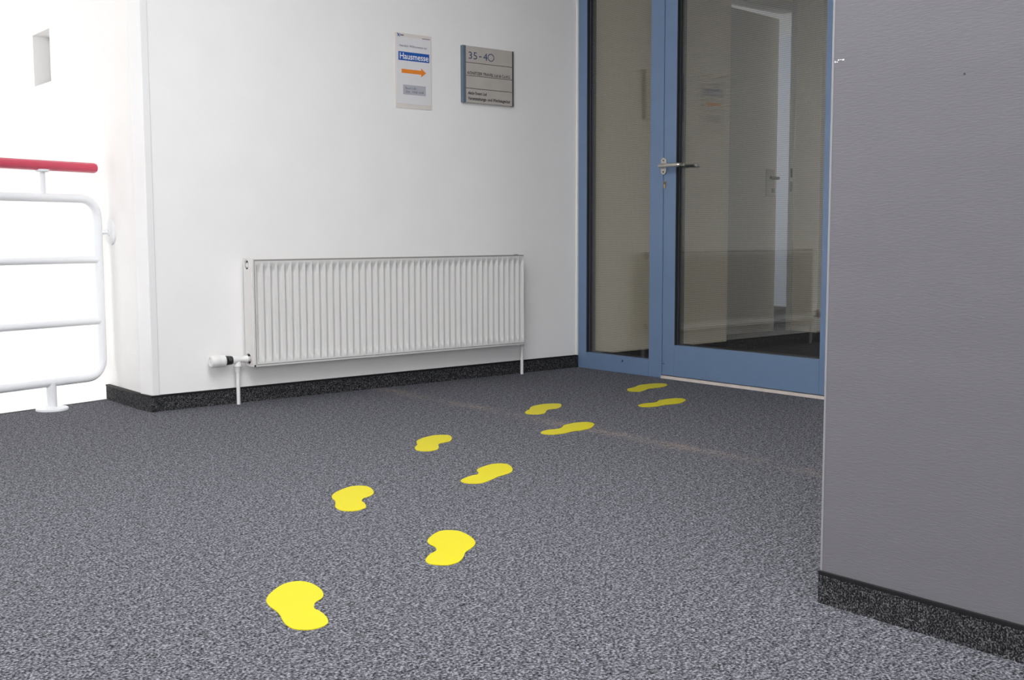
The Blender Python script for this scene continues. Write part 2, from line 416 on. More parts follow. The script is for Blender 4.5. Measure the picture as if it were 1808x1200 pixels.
mb5 = MB(); bars(ADDED_BACK_WIN, 5, lambda a, c, d, e: mb5.box(a, c, Y0 - .14, Y0 - .08, d, e)); struct(mb5.build('added_back_window', 'trim'))  # bars of the window added behind the camera for light
# ceiling over the lobby with an added rooflight; glazed roof over the stairwell
mb6 = MB(); holed((X0, Y0), (XD + .3, 5.25), (ADDED_ROOF_WIN,), lambda a, c, d, e: mb6.box(a, c, d, e, ZC, ZC + .2))
struct(mb6.build('ceiling', 'ceiling'))
struct(MB().box(X0, XR + T, 5.25, 5.45, ZC, Z9).build('wall_over_edge', 'wall'))
mb7 = MB(); holed((X0, 5.25), (XR + T, Y9 + .2), (STAIR_ROOF,), lambda a, c, d, e: mb7.box(a, c, d, e, Z9, Z9 + .15))
struct(mb7.build('ceiling_stairwell', 'ceiling'))

# grey pier on the right
g = struct(MB().box(XG, XD + .3, Y0, YG, 0.0, ZC).build('wall_right', 'greywall', bevel=.003), 'grey painted pier with fine horizontal ribs')
MB().box(XG - .0008, XG + .02, YG - .004, YG + .0008, 0.07, ZC).build('corner_bead', 'greyedge', g)
mb = MB()
for y0, y1, z0, dz in ((1.3545, 1.3580, 1.1235, .004), (1.350, 1.3535, 1.1235, .0025), (1.3465, 1.3505, 1.127, .003), (1.342, 1.3450, 1.1275, .002), (1.335, 1.3405, 1.126, .0035)):
    mb.yz_slab(circ((y0 + y1) / 2, z0 + dz / 2, (y1 - y0) / 2, 8, dz / 2), XG - .0008, XG + .002)
mb.build('paint_scratch', 'chip', g)
MB().yz_slab(circ(1.078, 1.071, .0022, 8), XG - .0008, XG + .002).build('dark_speck', 'speck', g)

# carpet skirtings with black cap strips
def skirting(name, boxes, caps, label):
    s = MB()
    for bx in boxes: s.box(*bx)
    o = struct(s.build(name, 'skirt'), label)
    c = MB()
    for bx in caps: c.box(*bx)
    c.build('cap_strip', 'cap', o)
    return o
skirting('baseboard_back', [(1.90, XD - .002, YB - .010, YB, 0, .064)], [(1.90, XD - .002, YB - .011, YB, .064, .073)], 'dark carpet skirting under the radiator wall')
mb = MB().prism([(1.842, 5.315), (1.842, 4.895), (1.856, 4.784), (1.90, 4.784), (1.90, 4.80), (10.935, 4.80), (1.86, 5.315)], 0, .064)
o = struct(mb.build('baseboard_left', 'skirt'), 'grey carpet skirting wrapping the white corner')
MB().prism([(1.841, 5.316), (1.841, 4.894), (1.855, 4.783), (1.90, 4.783), (1.90, 4.80), (10.935, 4.80), (1.86, 5.316)], .064, .0725).build('cap_strip', 'cap', o)
mb = MB().prism([(XG - .006, Y0), (XG, Y0), (XG, YG), (XD, YG), (XD, YG + .0015), (XG - .006, YG + .0015)], 0, .061)
o = struct(mb.build('baseboard_right', 'skirt'), 'speckled carpet skirting at the foot of the grey pier')
MB().prism([(XG - .0065, Y0), (XG, Y0), (XG, YG), (XD, YG), (XD, YG + .002), (XG - .0065, YG + .002)], .061, .0700).build('cap_strip', 'cap', o, bevel=.002)

# wall around the glazed front
mb = MB().box(XD + .005, XD + .10, YG, 3.03, 0, ZC); mb.box(XD + .005, XD + .10, 3.03, YB, 2.55, ZC)
struct(mb.build('wall_door', 'wall'))
struct(MB().box(XD - .009, XD + .004, YB - .012, YB, .072, ZC).build('trim_3', 'seal'), 'cream sealing strip between white wall and blue frame')

# ---------------------------------------------------------------- glazed blue front (fixed light + door)
FT = 2.55; XB = XD + .07
yl, g0, g1, ym, d0, d1, yr, ye = YB - .012, 4.719, 4.218, 4.122, 4.031, 3.112, 3.030, 3.030
zg, zd = .094, .186
fr = empty('glazed_frame', (XD, 4.4, 0))
tag(fr, 'blue frame with a tall narrow fixed pane beside the glass door', 'window frame')
MB().box(XD, XB, g0, yl, 0, FT).build('jamb', 'blue', fr, bevel=.002)
MB().box(XD, XB, ym, g1, 0, FT).build('mullion', 'blue', fr, bevel=.002)
MB().box(XD, XB, g1, g0, 0, zg).build('bottom_rail', 'blue', fr, bevel=.0015)
MB().box(XD, XB, g1, g0, FT - .08, FT).build('top_rail', 'blue', fr)
MB().box(XD, XB, ye, ym, FT - .06, FT).build('head', 'blue', fr)
p = MB().box(XD + .022, XD + .028, g1 - .002, g0 + .002, zg - .002, FT - .07).build('pane', 'glass', fr)
mb = MB()
for bx in ((XD + .002, XD + .021, g0 - .004, g0, zg, FT - .08), (XD + .029, XB - .002, g0 - .006, g0, zg, FT - .08), (XD + .029, XD + .040, g1, g1 + .012, zg, FT - .08), (XD + .029, XD + .040, g1, g0, zg, zg + .010)):
    mb.box(*bx)
mb.build('gasket_and_shade', 'gasket_and_shade', fr)  # besides the seal, a deep inner strip paints the frame reveal's shade black
MB().yz_slab(circ(4.42, .068, .006, 12), XD - .001, XD + .004).build('screw', 'dark', fr)

dr = empty('glass_door', (XD, 3.6, 0))
tag(dr, 'blue framed glass door with a wide bottom rail and steel lever handle', 'door')
dr['kind'] = 'structure'
dr.name = 'door_1'
zb = .019
MB().box(XD, XB, d0, ym - .005, zb, FT - .065).build('lock_stile', 'blue', dr, bevel=.0015)
MB().box(XD, XB, yr + .006, d1, zb, FT - .065).build('hinge_stile', 'blue', dr, bevel=.0015)
MB().box(XD + .0006, XB, d1 + .0008, d0, zb, zd).build('bottom_rail', 'blue', dr, bevel=.0012)
MB().box(XD, XB, d1, d0, FT - .17, FT - .065).build('top_rail', 'blue', dr)
MB().box(XD + .022, XD + .028, d1 - .002, d0 + .002, zd - .002, FT - .16).build('pane', 'glass', dr)
mb = MB()
for bx in ((XD + .002, XD + .021, d0 - .004, d0, zd, FT - .17), (XD + .029, XB - .002, d0 - .006, d0, zd, FT - .17), (XD + .029, XD + .040, d1, d1 + .008, zd, FT - .17), (XD + .029, XD + .040, d1, d0, zd, zd + .008)):
    mb.box(*bx)
mb.build('gasket_and_shade', 'gasket_and_shade', dr)  # here too the deep inner strip stands in for the shaded reveal
MB().box(XD + .012, XB, ym - .006, ym + .0, zb, FT - .065).build('rebate', 'gap', dr)
MB().box(XD - .0015, XD + .002, 4.098, 4.117, .0785, .0815).build('nick', 'dark', dr)
# lever handle
hz, hy = 1.140, 4.114
plate = []
for i in range(24):
    t = 2 * math.pi * i / 24
    plate.append((hy + .0190 * math.cos(t), hz + .0185 * math.sin(t) + (.026 if math.sin(t) > 0 else -.026 if math.sin(t) < 0 else 0)))
h = MB().yz_slab(plate, XD - .008, XD + .001).build('lever_handle', 'steel', dr, smooth=40, bevel=.0012)
mb = MB()
for s in (-1, 1): mb.yz_slab(circ(hy, hz + s * .030, .0042, 10), XD - .0095, XD - .006)
mb.build('screw_head', 'dark', h)
def lever_path(xs, sgn):
    pts = [(xs, hy, hz), (xs + sgn * .024, hy, hz)]
    for k in range(1, 7):
        t = k / 6 * math.pi / 2
        pts.append((xs + sgn * (.024 + .018 * math.sin(t)), hy - .020 * (1 - math.cos(t)), hz))
    pts += [(xs + sgn * .042, hy - .07, hz + .0008), (xs + sgn * .042, hy - .125, hz)]
    for k in range(1, 7):
        t = k / 6 * math.pi / 2
        pts.append((xs + sgn * (.042 - .020 * (1 - math.cos(t))), hy - .125 - .020 * math.sin(t), hz - .0005))
    return pts + [(xs + sgn * .010, hy - .145, hz - .001)]
MB().tube(lever_path(XD - .004, -1), .0112, 14).build('lever', 'steel', h, smooth=50)
h2 = MB().yz_slab(plate, XB - .001, XB + .008).build('lever_handle', 'steel', dr, smooth=40)
MB().tube(lever_path(XB + .004, 1), .0112, 14).build('lever', 'steel', h2, smooth=50)
MB().tube([(XD - .030, hy, hz), (XD - .008, hy, hz)], .013, 16).build('collar', 'steel', h, smooth=50)
cyl = circ(4.107, 1.053, .0090, 16)
lock = MB().yz_slab(circ(4.107, 1.053, .0088, 16), XD - .006, XD + .002)
lock.yz_slab([(4.107 - .0052, 1.053), (4.107 + .0052, 1.053), (4.107 + .0052, 1.026), (4.107 + .003, 1.022), (4.107 - .003, 1.022), (4.107 - .0052, 1.026)], XD - .006, XD + .002)
lk = lock.build('lock_cylinder', 'brass', dr)
MB().yz_slab(circ(4.107, 1.0535, .0055, 12), XD - .0068, XD - .005).build('keyway', 'dark', lk)
struct(MB().box(XD - .004, XD + .085, ye, ym, 0.0, .015).build('trim_4', 'threshold'), 'pale threshold strip under the glass door')

# ---------------------------------------------------------------- corridor behind the glass
YC = 4.765
CX = 9.0
struct(MB().box(XD + .10, 9.9, 2.0, 10.0, -0.2, 0.0).build('floor_corridor', 'darkfloor'))
mb = MB()
mb.box(XB, 5.745, YC, 5.12, 0, ZC)
mb.box(6.742, 9.9, YC, 5.03, 0, ZC)
mb.box(5.745, 6.742, 5.03, 5.12, 2.42, ZC)
struct(mb.build('wall_corridor', 'corr'), 'beige corridor wall with a door niche behind the glass')
mb = MB()
mb.box(XB, 5.745, YC - .010, YC, 0, .07)
mb.prism([(6.732, 4.99), (6.732, YC - .010), (CX, YC - .010), (CX, YC), (6.742, YC), (6.742, 4.99)], 0, .07)
struct(mb.build('baseboard_corridor', 'cap'))
struct(MB().box(CX, CX + .1, 2.0, YC, 0, ZC).build('wall_corridor_end', 'corr'))
mb8 = MB(); holed((XD + .10, 0), (CX, ZC), (ADDED_CORR_WIN,), lambda a, c, d, e: mb8.box(a, c, 2.0, 2.1, d, e)); struct(mb8.build('wall_corridor_right', 'corr'))
struct(MB().box(XD + .10, 9.9, 2.0, 10.0, ZC, ZC + .2).build('ceiling_corridor', 'ceiling'))
# room beyond the ajar door
mb = MB(); mb.box(9.8, 9.9, 5.06, 10.0, 0, ZC); mb.box(5.4, 5.5, 5.12, 10.0, 0, ZC)
holed((5.4, 0), (9.9, ZC), (ROOM_WIN,), lambda a, c, d, e: mb.box(a, c, 9.9, 10.0, d, e))
struct(mb.build('wall_room', 'room'))
# inner door, slightly ajar
idr = empty('door_2', (5.83, 5.05, 0)); idr['kind'] = 'structure'; idr['label'] = 'grey inner door standing ajar in the corridor niche'
mb = MB(); mb.box(6.732, 6.7415, 4.985, 5.029, 0, 2.36); mb.box(5.746, 5.80, 5.00, 5.12, 0, 2.36); mb.box(5.746, 6.7415, 4.985, 5.12, 2.36, 2.419)
mb.build('door_frame', 'jamb', idr)
mb = MB()
for z0, z1 in ((1.185, 1.250), (1.085, 1.155)): mb.box(6.7295, 6.7325, 4.995, 5.010, z0, z1)
mb.build('strike_plate', 'dark', idr)
ang = math.radians(6.0); hx_, hy_ = 5.81, 5.045
def lp(u, v): return (hx_ + u * math.cos(ang) - v * math.sin(ang), hy_ + u * math.sin(ang) + v * math.cos(ang))
mb = MB().prism([lp(0, 0), lp(0.935, 0), lp(0.935, .045), lp(0, .045)], .012, 2.33)
lf = mb.build('leaf', 'leaf', idr)
mb = MB().prism([lp(.790, -.006), lp(.905, -.006), lp(.905, .001), lp(.790, .001)], 1.05, 1.245); mb.build('handle_plate', 'plate', lf)
mb = MB().tube([(*lp(.88, -.004), 1.182), (*lp(.88, -.05), 1.182), (*lp(.87, -.06), 1.182), (*lp(.76, -.062), 1.182)], .010, 10); mb.build('lever', 'dark', lf, smooth=50)
mb = MB().prism([lp(.865, -.010), lp(.900, -.010), lp(.900, -.005), lp(.865, -.005)], 1.078, 1.110); mb.build('lock_cylinder', 'dark', lf)

# ---------------------------------------------------------------- radiator
RX0, RX1, RY, RZ0, RZ1 = 2.311, 3.946, 4.700, .174, .673
RYB = 4.784
ra = empty('radiator', (2.31, 4.74, 0))
tag(ra, 'white ribbed panel radiator on thin pipe feet below the signs', 'radiator')
def side_cover(x0, x1, holes):
    """cover plate in the YZ plane with round bores"""
    y0, y1, z0, z1 = RY + .004, RYB, RZ0, RZ1
    mb = MB(); n = 24; c = (y0 + y1) / 2; half = (y1 - y0) / 2
    zs = [z0]
    for hy2, hz2, r in sorted(holes, key=lambda t: t[1]): zs += [max(z0 + .001, hz2 - half), min(z1 - .001, hz2 + half)]
    zs.append(z1)
    for k in range(0, len(zs), 2): mb.box(x0, x1, y0, y1, zs[k], zs[k + 1])
    for q, (hy2, hz2, r) in enumerate(sorted(holes, key=lambda t: t[1])):
        za, zb_ = zs[1 + 2 * q], zs[2 + 2 * q]
        sq, ci = [], []
        for t in range(n):
            a_ = 2 * math.pi * t / n; cy, cz = math.cos(a_), math.sin(a_)
            m = max(abs(cy), abs(cz))
            ey = c + cy / m * half; ez = (za + zb_) / 2 + cz / m * (zb_ - za) / 2
            sq.append((ey, ez)); ci.append((hy2 + r * cy, hz2 + r * cz))
        vs = [(x, y, z) for x in (x0, x1) for y, z in sq + ci]
        fs = []
        for t in range(n):
            u = (t + 1) % n
            fs += [(t, 2 * n + t, 2 * n + u, u), (t, u, n + u, n + t), (2 * n + t, 3 * n + t, 3 * n + u, 2 * n + u), (n + t, n + u, 3 * n + u, 3 * n + t)]
        mb.add(vs, fs)
    return mb
HB = [(4.752, .645, .0225), (4.752, .208, .0250)]
side_cover(RX0, RX0 + .004, HB).build('side_cover', 'radside', ra)
side_cover(RX1 - .004, RX1, [(4.752, .645, .024), (4.752, .208, .024)]).build('side_cover', 'radside', ra)
for x0 in (RX0 + .006, RX1 - .030):
    for hy2, hz2, r in HB: MB().lathe((x0, hy2, hz2), (1, 0, 0), [(0.004, r + .003), (.022, r + .003)], 18).build('bore', 'bore', ra)
MB().lathe((RX0 + .0045, 4.757, .643), (1, 0, 0), [(0, .010), (.002, .0125), (.012, .0125)], 16).build('blanking_plug', 'radside', ra, smooth=40)
# fluted front panel
def fluted(x0, x1, z0, z1, y, n, depth):
    """pressed steel panel: n vertical channels whose ends run out in slanted tips"""
    prof = [(0.0, 0.0), (.10, 0.0), (.20, .22), (.34, .78), (.46, 1.0), (.62, 1.0), (.74, .80), (.88, .28), (.96, 0.02)]
    zs = [(z0, 0, 1.0), (z0 + .010, 0, 1.0), (z0 + .024, .35, .8), (z0 + .042, .85, 1.), (z0 + .050, 1, 1.0), ((z0 + z1) / 2, 1, 1.0), (z1 - .056, 1, 1.0), (z1 - .044, .85, 1.0), (z1 - .024, .35, .8), (z1 - .010, 0, 1.0), (z1, 0, 1.0)]
    p = (x1 - x0) / n; cols = []
    for i in range(n):
        for u, d in prof: cols.append((x0 + (i + u) * p, d, u))
    cols.append((x1, 0.0, 1.0))
    mb = MB(); W = len(cols); vs = []
    for z, a, _ in zs:
        for x, d, u in cols:
            vs.append((x, y + depth * min(d, a), z))
    fs = []
    for j in range(len(zs) - 1):
        for i in range(W - 1):
            k = j * W + i; fs.append((k, k + 1, k + 1 + W, k + W))
    # edge returns to the back
    o = len(vs); D = .016
    H = len(zs)
    for j in (0, H - 1):
        vs += [(x, y + D, zs[j][0]) for x, d, u in cols]
    for i in range(W - 1):
        fs.append((i, o + i, o + i + 1, i + 1))
        k = (H - 1) * W + i; fs.append((k, k + 1, o + W + i + 1, o + W + i))
    o2 = len(vs)
    for j in range(H): vs += [(x0, y + D, zs[j][0]), (x1, y + D, zs[j][0])]
    for j in range(H - 1):
        fs.append((j * W, (j + 1) * W, o2 + 2 * (j + 1), o2 + 2 * j))
        fs.append((j * W + W - 1, o2 + 2 * j + 1, o2 + 2 * (j + 1) + 1, (j + 1) * W + W - 1))
    mb.add(vs, fs); return mb
fluted(RX0 + .016, RX1 - .009, RZ0 + .0115, RZ1 - .011, RY - .004, 44, .0155).build('front_panel', 'rad', ra, smooth=32)
mb = MB()
mb.box(RX0 + .004, RX0 + .0125, RY, RY + .012, RZ0, RZ1); mb.box(RX1 - .0045, RX1 - .003, RY, RY + .012, RZ0, RZ1)
mb.box(RX0 + .004, RX1 - .004, RY, RY + .012, RZ0, RZ0 + .010)
mb.build('casing', 'rad', ra, bevel=.0015)
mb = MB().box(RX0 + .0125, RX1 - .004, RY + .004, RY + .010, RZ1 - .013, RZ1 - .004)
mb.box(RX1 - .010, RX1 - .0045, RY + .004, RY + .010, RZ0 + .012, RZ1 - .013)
mb.build('painted_shade_strip', 'radshade', ra)  # grey strips painting in the shade between panel and casing
mb = MB().box(RX0 + .036, RX1 - .036, RY + .016, RYB - .004, RZ0 + .012, RZ1 - .040); mb.build('core', 'bore', ra)
mb = MB()
for k in range(60):
    x = RX0 + .012 + (RX1 - RX0 - .03) * k / 59
    mb.box(x, x + .006, RY + .014, RYB - .004, RZ1 - .034, RZ1 - .028)
mb.box(RX0 + .006, RX1 - .006, RYB - .012, RYB - .004, RZ1 - .034, RZ1 - .028)
mb.build('top_grille', 'radside', ra)
for x in (2.62, 3.62): MB().box(x, x + .04, RYB, YB - .002, .22, .62).build('wall_bracket', 'radside', ra)
# valve on the left, with thermostat head, and the two thin pipes
VX, VY, VZ = 2.255, 4.752, .208
va = MB().tube([(RX0 + .012, VY, VZ), (RX0 - .012, VY, VZ)], [.0125, .0125], 16)
va.lathe((RX0 - .004, VY, VZ), (-1, 0, 0), [(0, .0140), (.004, .0175), (.016, .0175), (.022, .014), (.040, .0145), (.058, .0165), (.075, .0185), (.088, .016)], 20)
va.lathe((VX, VY, VZ), (0, 0, -1), [(0, .013), (.020, .016), (.030, .0185), (.036, .014), (.044, .014), (.046, .0125), (.056, .0125)], 18)
v = va.build('valve', 'plastic', ra, smooth=40)
MB().lathe((RX0 - .084, VY, VZ), (-1, 0, 0), [(0, .0185), (.004, .020), (.010, .0205), (.012, .0195), (.018, .0215), (.020, .0205), (.030, .0225), (.034, .0225)], 24).build('valve_sleeve', 'black', v, smooth=30)
hd = [(0, .024), (.003, .0275)]
for k in range(5): hd += [(.006 + k * .005, .0290), (.0085 + k * .005, .0280)]
hd += [(.034, .0292), (.060, .0285), (.068, .0265), (.072, .020), (.0705, .014), (.069, .012)]
MB().lathe((RX0 - .118, VY, VZ), (-1, 0, 0), hd, 28).build('thermostat_head', 'plastic', v, smooth=30)
MB().tube([(VX, VY, VZ - .05), (VX, VY, 0)], .0088, 14).build('pipe', 'plastic', ra, smooth=40)
PX, PY = 3.968, 4.752
mb = MB().tube([(PX, PY, .165), (PX, PY, 0)], .0088, 14)
mb.lathe((RX1 - .002, PY, .183), (1, 0, 0), [(0, .012), (.012, .012), (.028, .012), (.032, .008)], 14)
mb.lathe((PX, PY, .183), (0, 0, -1), [(-.010, .012), (.022, .012), (.028, .0088)], 14)
mb.build('pipe', 'plastic', ra, smooth=40)

# ---------------------------------------------------------------- signs on the back wall
po = empty('poster', (3.29, YB, 1.423)); tag(po, 'white welcome poster reading Hausmesse with an orange arrow', 'poster')
ax, bx_, az, bz = 3.176, 3.402, 1.424, 1.799
MB().box(ax, bx_, YB - .0030, YB, az, bz).build('sleeve', 'sleeve', po)
yf = YB - .0030
MB().box(ax + .006, bx_ - .008, yf - .0012, yf, az + .022, bz - .018).build('sheet', 'paper', po)
yf -= .0012
def pu(u): return ax + (bx_ - ax) * u
def pv(t): return bz - (bz - az) * t
MB().box(pu(.085), pu(.925), yf - .0008, yf, pv(.362), pv(.247)).build('banner', 'posterblue', po)
text_on_back('lettering', 'Hausmesse', pu(.12), pu(.90), pv(.345), pv(.262), yf - .0014, 'inkwhite', po, bold=.012)
text_on_back('lettering', 'Herzlich Willkommen zur', pu(.12), pu(.87), pv(.182), pv(.152), yf - .0006, 'inkblue', po)
A = [(pu(.165), pv(.53)), (pu(.70), pv(.53)), (pu(.70), pv(.565)), (pu(.835), pv(.505)), (pu(.70), pv(.445)), (pu(.70), pv(.477)), (pu(.165), pv(.477))]
MB().xz_slab(A, yf - .0008, yf).build('arrow', 'orange', po)
MB().box(pu(.20), pu(.82), yf - .0006, yf, pv(.815), pv(.685)).build('info_box', 'greybox', po)
text_on_back('lettering', 'Raum 1.06', pu(.27), pu(.55), pv(.742), pv(.715), yf - .0010, 'inkblue', po)
text_on_back('lettering', 'Zeit   10:00-16:00', pu(.27), pu(.76), pv(.789), pv(.762), yf - .0010, 'inkblue', po)
lg = MB()
for s in (-1, 1):
    cx, cz, L_, wd = pu(.095), pv(.030), .0075, .0022
    lg.xz_slab([(cx - L_, cz - s * L_ - wd), (cx - L_ + .001, cz - s * L_ + wd), (cx + L_, cz + s * L_ + wd), (cx + L_ - .001, cz + s * L_ - wd)], yf - .0008, yf + .001)
lg.build('logo', 'posterblue', po)
mb = MB()
for k in range(3): mb.box(pu(.145 + k * .032), pu(.168 + k * .032), yf - .0008, yf + .001, pv(.036), pv(.019))
mb.build('logo_lettering', 'inkgrey', po)
mb = MB()
for k in range(9): mb.box(pu(.745 + k * .024), pu(.762 + k * .024), yf - .0008, yf + .001, pv(.049), pv(.040))
mb.build('fine_print', 'inkgrey', po)

sg = empty('office_sign', (3.76, YB, 1.479)); tag(sg, 'brushed metal office sign reading 35-40 near the glass front', 'sign')
ax, bx_, az, bz = 3.590, 3.938, 1.479, 1.775
SY = YB - .020
def su(u): return ax + (bx_ - ax) * u
def sv(t): return bz - (bz - az) * t
MB().box(su(.055), su(.985), SY + .006, YB, az + .002, bz - .002).build('back_plate', 'signdark', sg)
MB().box(ax - .001, su(.058), SY - .003, YB, az - .001, bz + .001).build('side_rail', 'signrail', sg, bevel=.003)
MB().box(su(.968), bx_ + .001, SY - .001, YB, az, bz).build('side_rail', 'signdark', sg, bevel=.0015)
cuts = [0, .292, .521, .745, 1.0]
for i in range(4):
    MB().box(su(.058), su(.968), SY, SY + .010, sv(cuts[i + 1]) + .0014, sv(cuts[i]) - (.0014 if i else 0)).build('name_strip', 'sign', sg, bevel=.0008)
yt = SY - .0008
text_on_back('lettering', '35', su(.112), su(.275), sv(.228), sv(.100), yt, 'inkblue', sg)
MB().box(su(.315), su(.360), yt - .0004, yt + .0008, sv(.178), sv(.160)).build('hyphen', 'inkblue', sg)
text_on_back('lettering', '4', su(.395), su(.475), sv(.228), sv(.100), yt, 'inkblue', sg)
ring = MB(); n = 28; oc = circ(su(.545), sv(.164), .0225, n, .0205); ic = circ(su(.545), sv(.164), .0180, n, .0162)
ring.add([(x, yt, z) for x, z in oc] + [(x, yt, z) for x, z in ic], [(i, (i + 1) % n, n + (i + 1) % n, n + i) for i in range(n)])
ring.build('lettering', 'inkblue', sg)
text_on_back('lettering', 'K\u00d6NITZER TRAVEL Ltd & Co.KG', su(.090), su(.925), sv(.500), sv(.437), yt, 'ink', sg, bold=.014)
text_on_back('lettering', 'Aktiv Event Ltd', su(.095), su(.455), sv(.855), sv(.800), yt, 'ink', sg, bold=.022)
text_on_back('lettering', 'Veranstaltungs- und Werbeagentur', su(.095), su(.930), sv(.968), sv(.892), yt, 'ink', sg, bold=.022)

# ---------------------------------------------------------------- railing at the stairwell
RP = Vector((1.541, 5.149, 0)); ra_ = math.radians(17); rd = Vector((math.cos(ra_), math.sin(ra_), 0))
def rp(s, z): p = RP + rd * s; return (p.x, p.y, z)
rl = empty('railing', (1.541, 5.149, 0)); tag(rl, 'white tubular stair railing with a red round handrail', 'railing')
SEG = -2.6       # far (left) end of this railing panel
post, top, bot, rc = .272, .950, .124, .085
def arc(cs, cz, r, a0, a1, n=9): return [rp(cs + r * math.cos(a0 + (a1 - a0) * i / (n - 1)), cz + r * math.sin(a0 + (a1 - a0) * i / (n - 1))) for i in range(n)]
lft = SEG
path = [rp(-.4, top), rp(post - rc, top)] + arc(post - rc, top - rc, rc, R90, 0)[1:] + arc(post - rc, bot + rc, rc, 0, -R90) + [rp(-.4, bot)] + arc(lft + rc, bot + rc, rc, -R90, -2 * R90) + arc(lft + rc, top - rc, rc, 2 * R90, R90) + [rp(-.4, top)]
MB().tube(path, .0195, 16, caps=False).build('loop_tube', 'railwhite', rl, smooth=60)
for z in (.671, .386):
    MB().tube([rp(lft + .01, z), rp(post - .01, z)], .0170, 16).build('bar', 'railwhite', rl, smooth=60)
hr = [(rp(SEG - .2, 1.0915), .0235), (rp(.262, 1.0915), .0235), (rp(.270, 1.0915), .021), (rp(.275, 1.0915), .014)]
MB().tube([p for p, r in hr], [r for p, r in hr], 20).build('handrail', 'red', rl, smooth=60)
for s in (-.002, -1.24, SEG + .12):
    MB().tube([rp(s, top + .01), rp(s, 1.072)], .0125, 14).build('stalk', 'railwhite', rl, smooth=60)
    MB().lathe(rp(s, 1.062), (0, 0, 1), [(0, .026), (.004, .030), (.012, .030)], 20).build('saddle', 'railwhite', rl, smooth=40)
    MB().tube([rp(s, .008), rp(s, bot)], .0225, 16).build('foot', 'railwhite', rl, smooth=60)
    MB().lathe(rp(s, 0), (0, 0, 1), [(0, .070), (.008, .070), (.012, .066), (.014, .030)], 28).build('foot_plate', 'railwhite', rl, smooth=40)
p = Vector(rp(post, .797))
MB().tube([(p.x, p.y, .797), (XR - .006, p.y - .012, .797)], .0095, 12).build('wall_stud', 'railwhite', rl, smooth=60)
MB().lathe((XR, p.y - .012, .797), (-1, 0, 0), [(0, .060), (.006, .060), (.010, .055), (.012, .018), (.018, .014)], 26).build('wall_rosette', 'railwhite', rl, smooth=40)

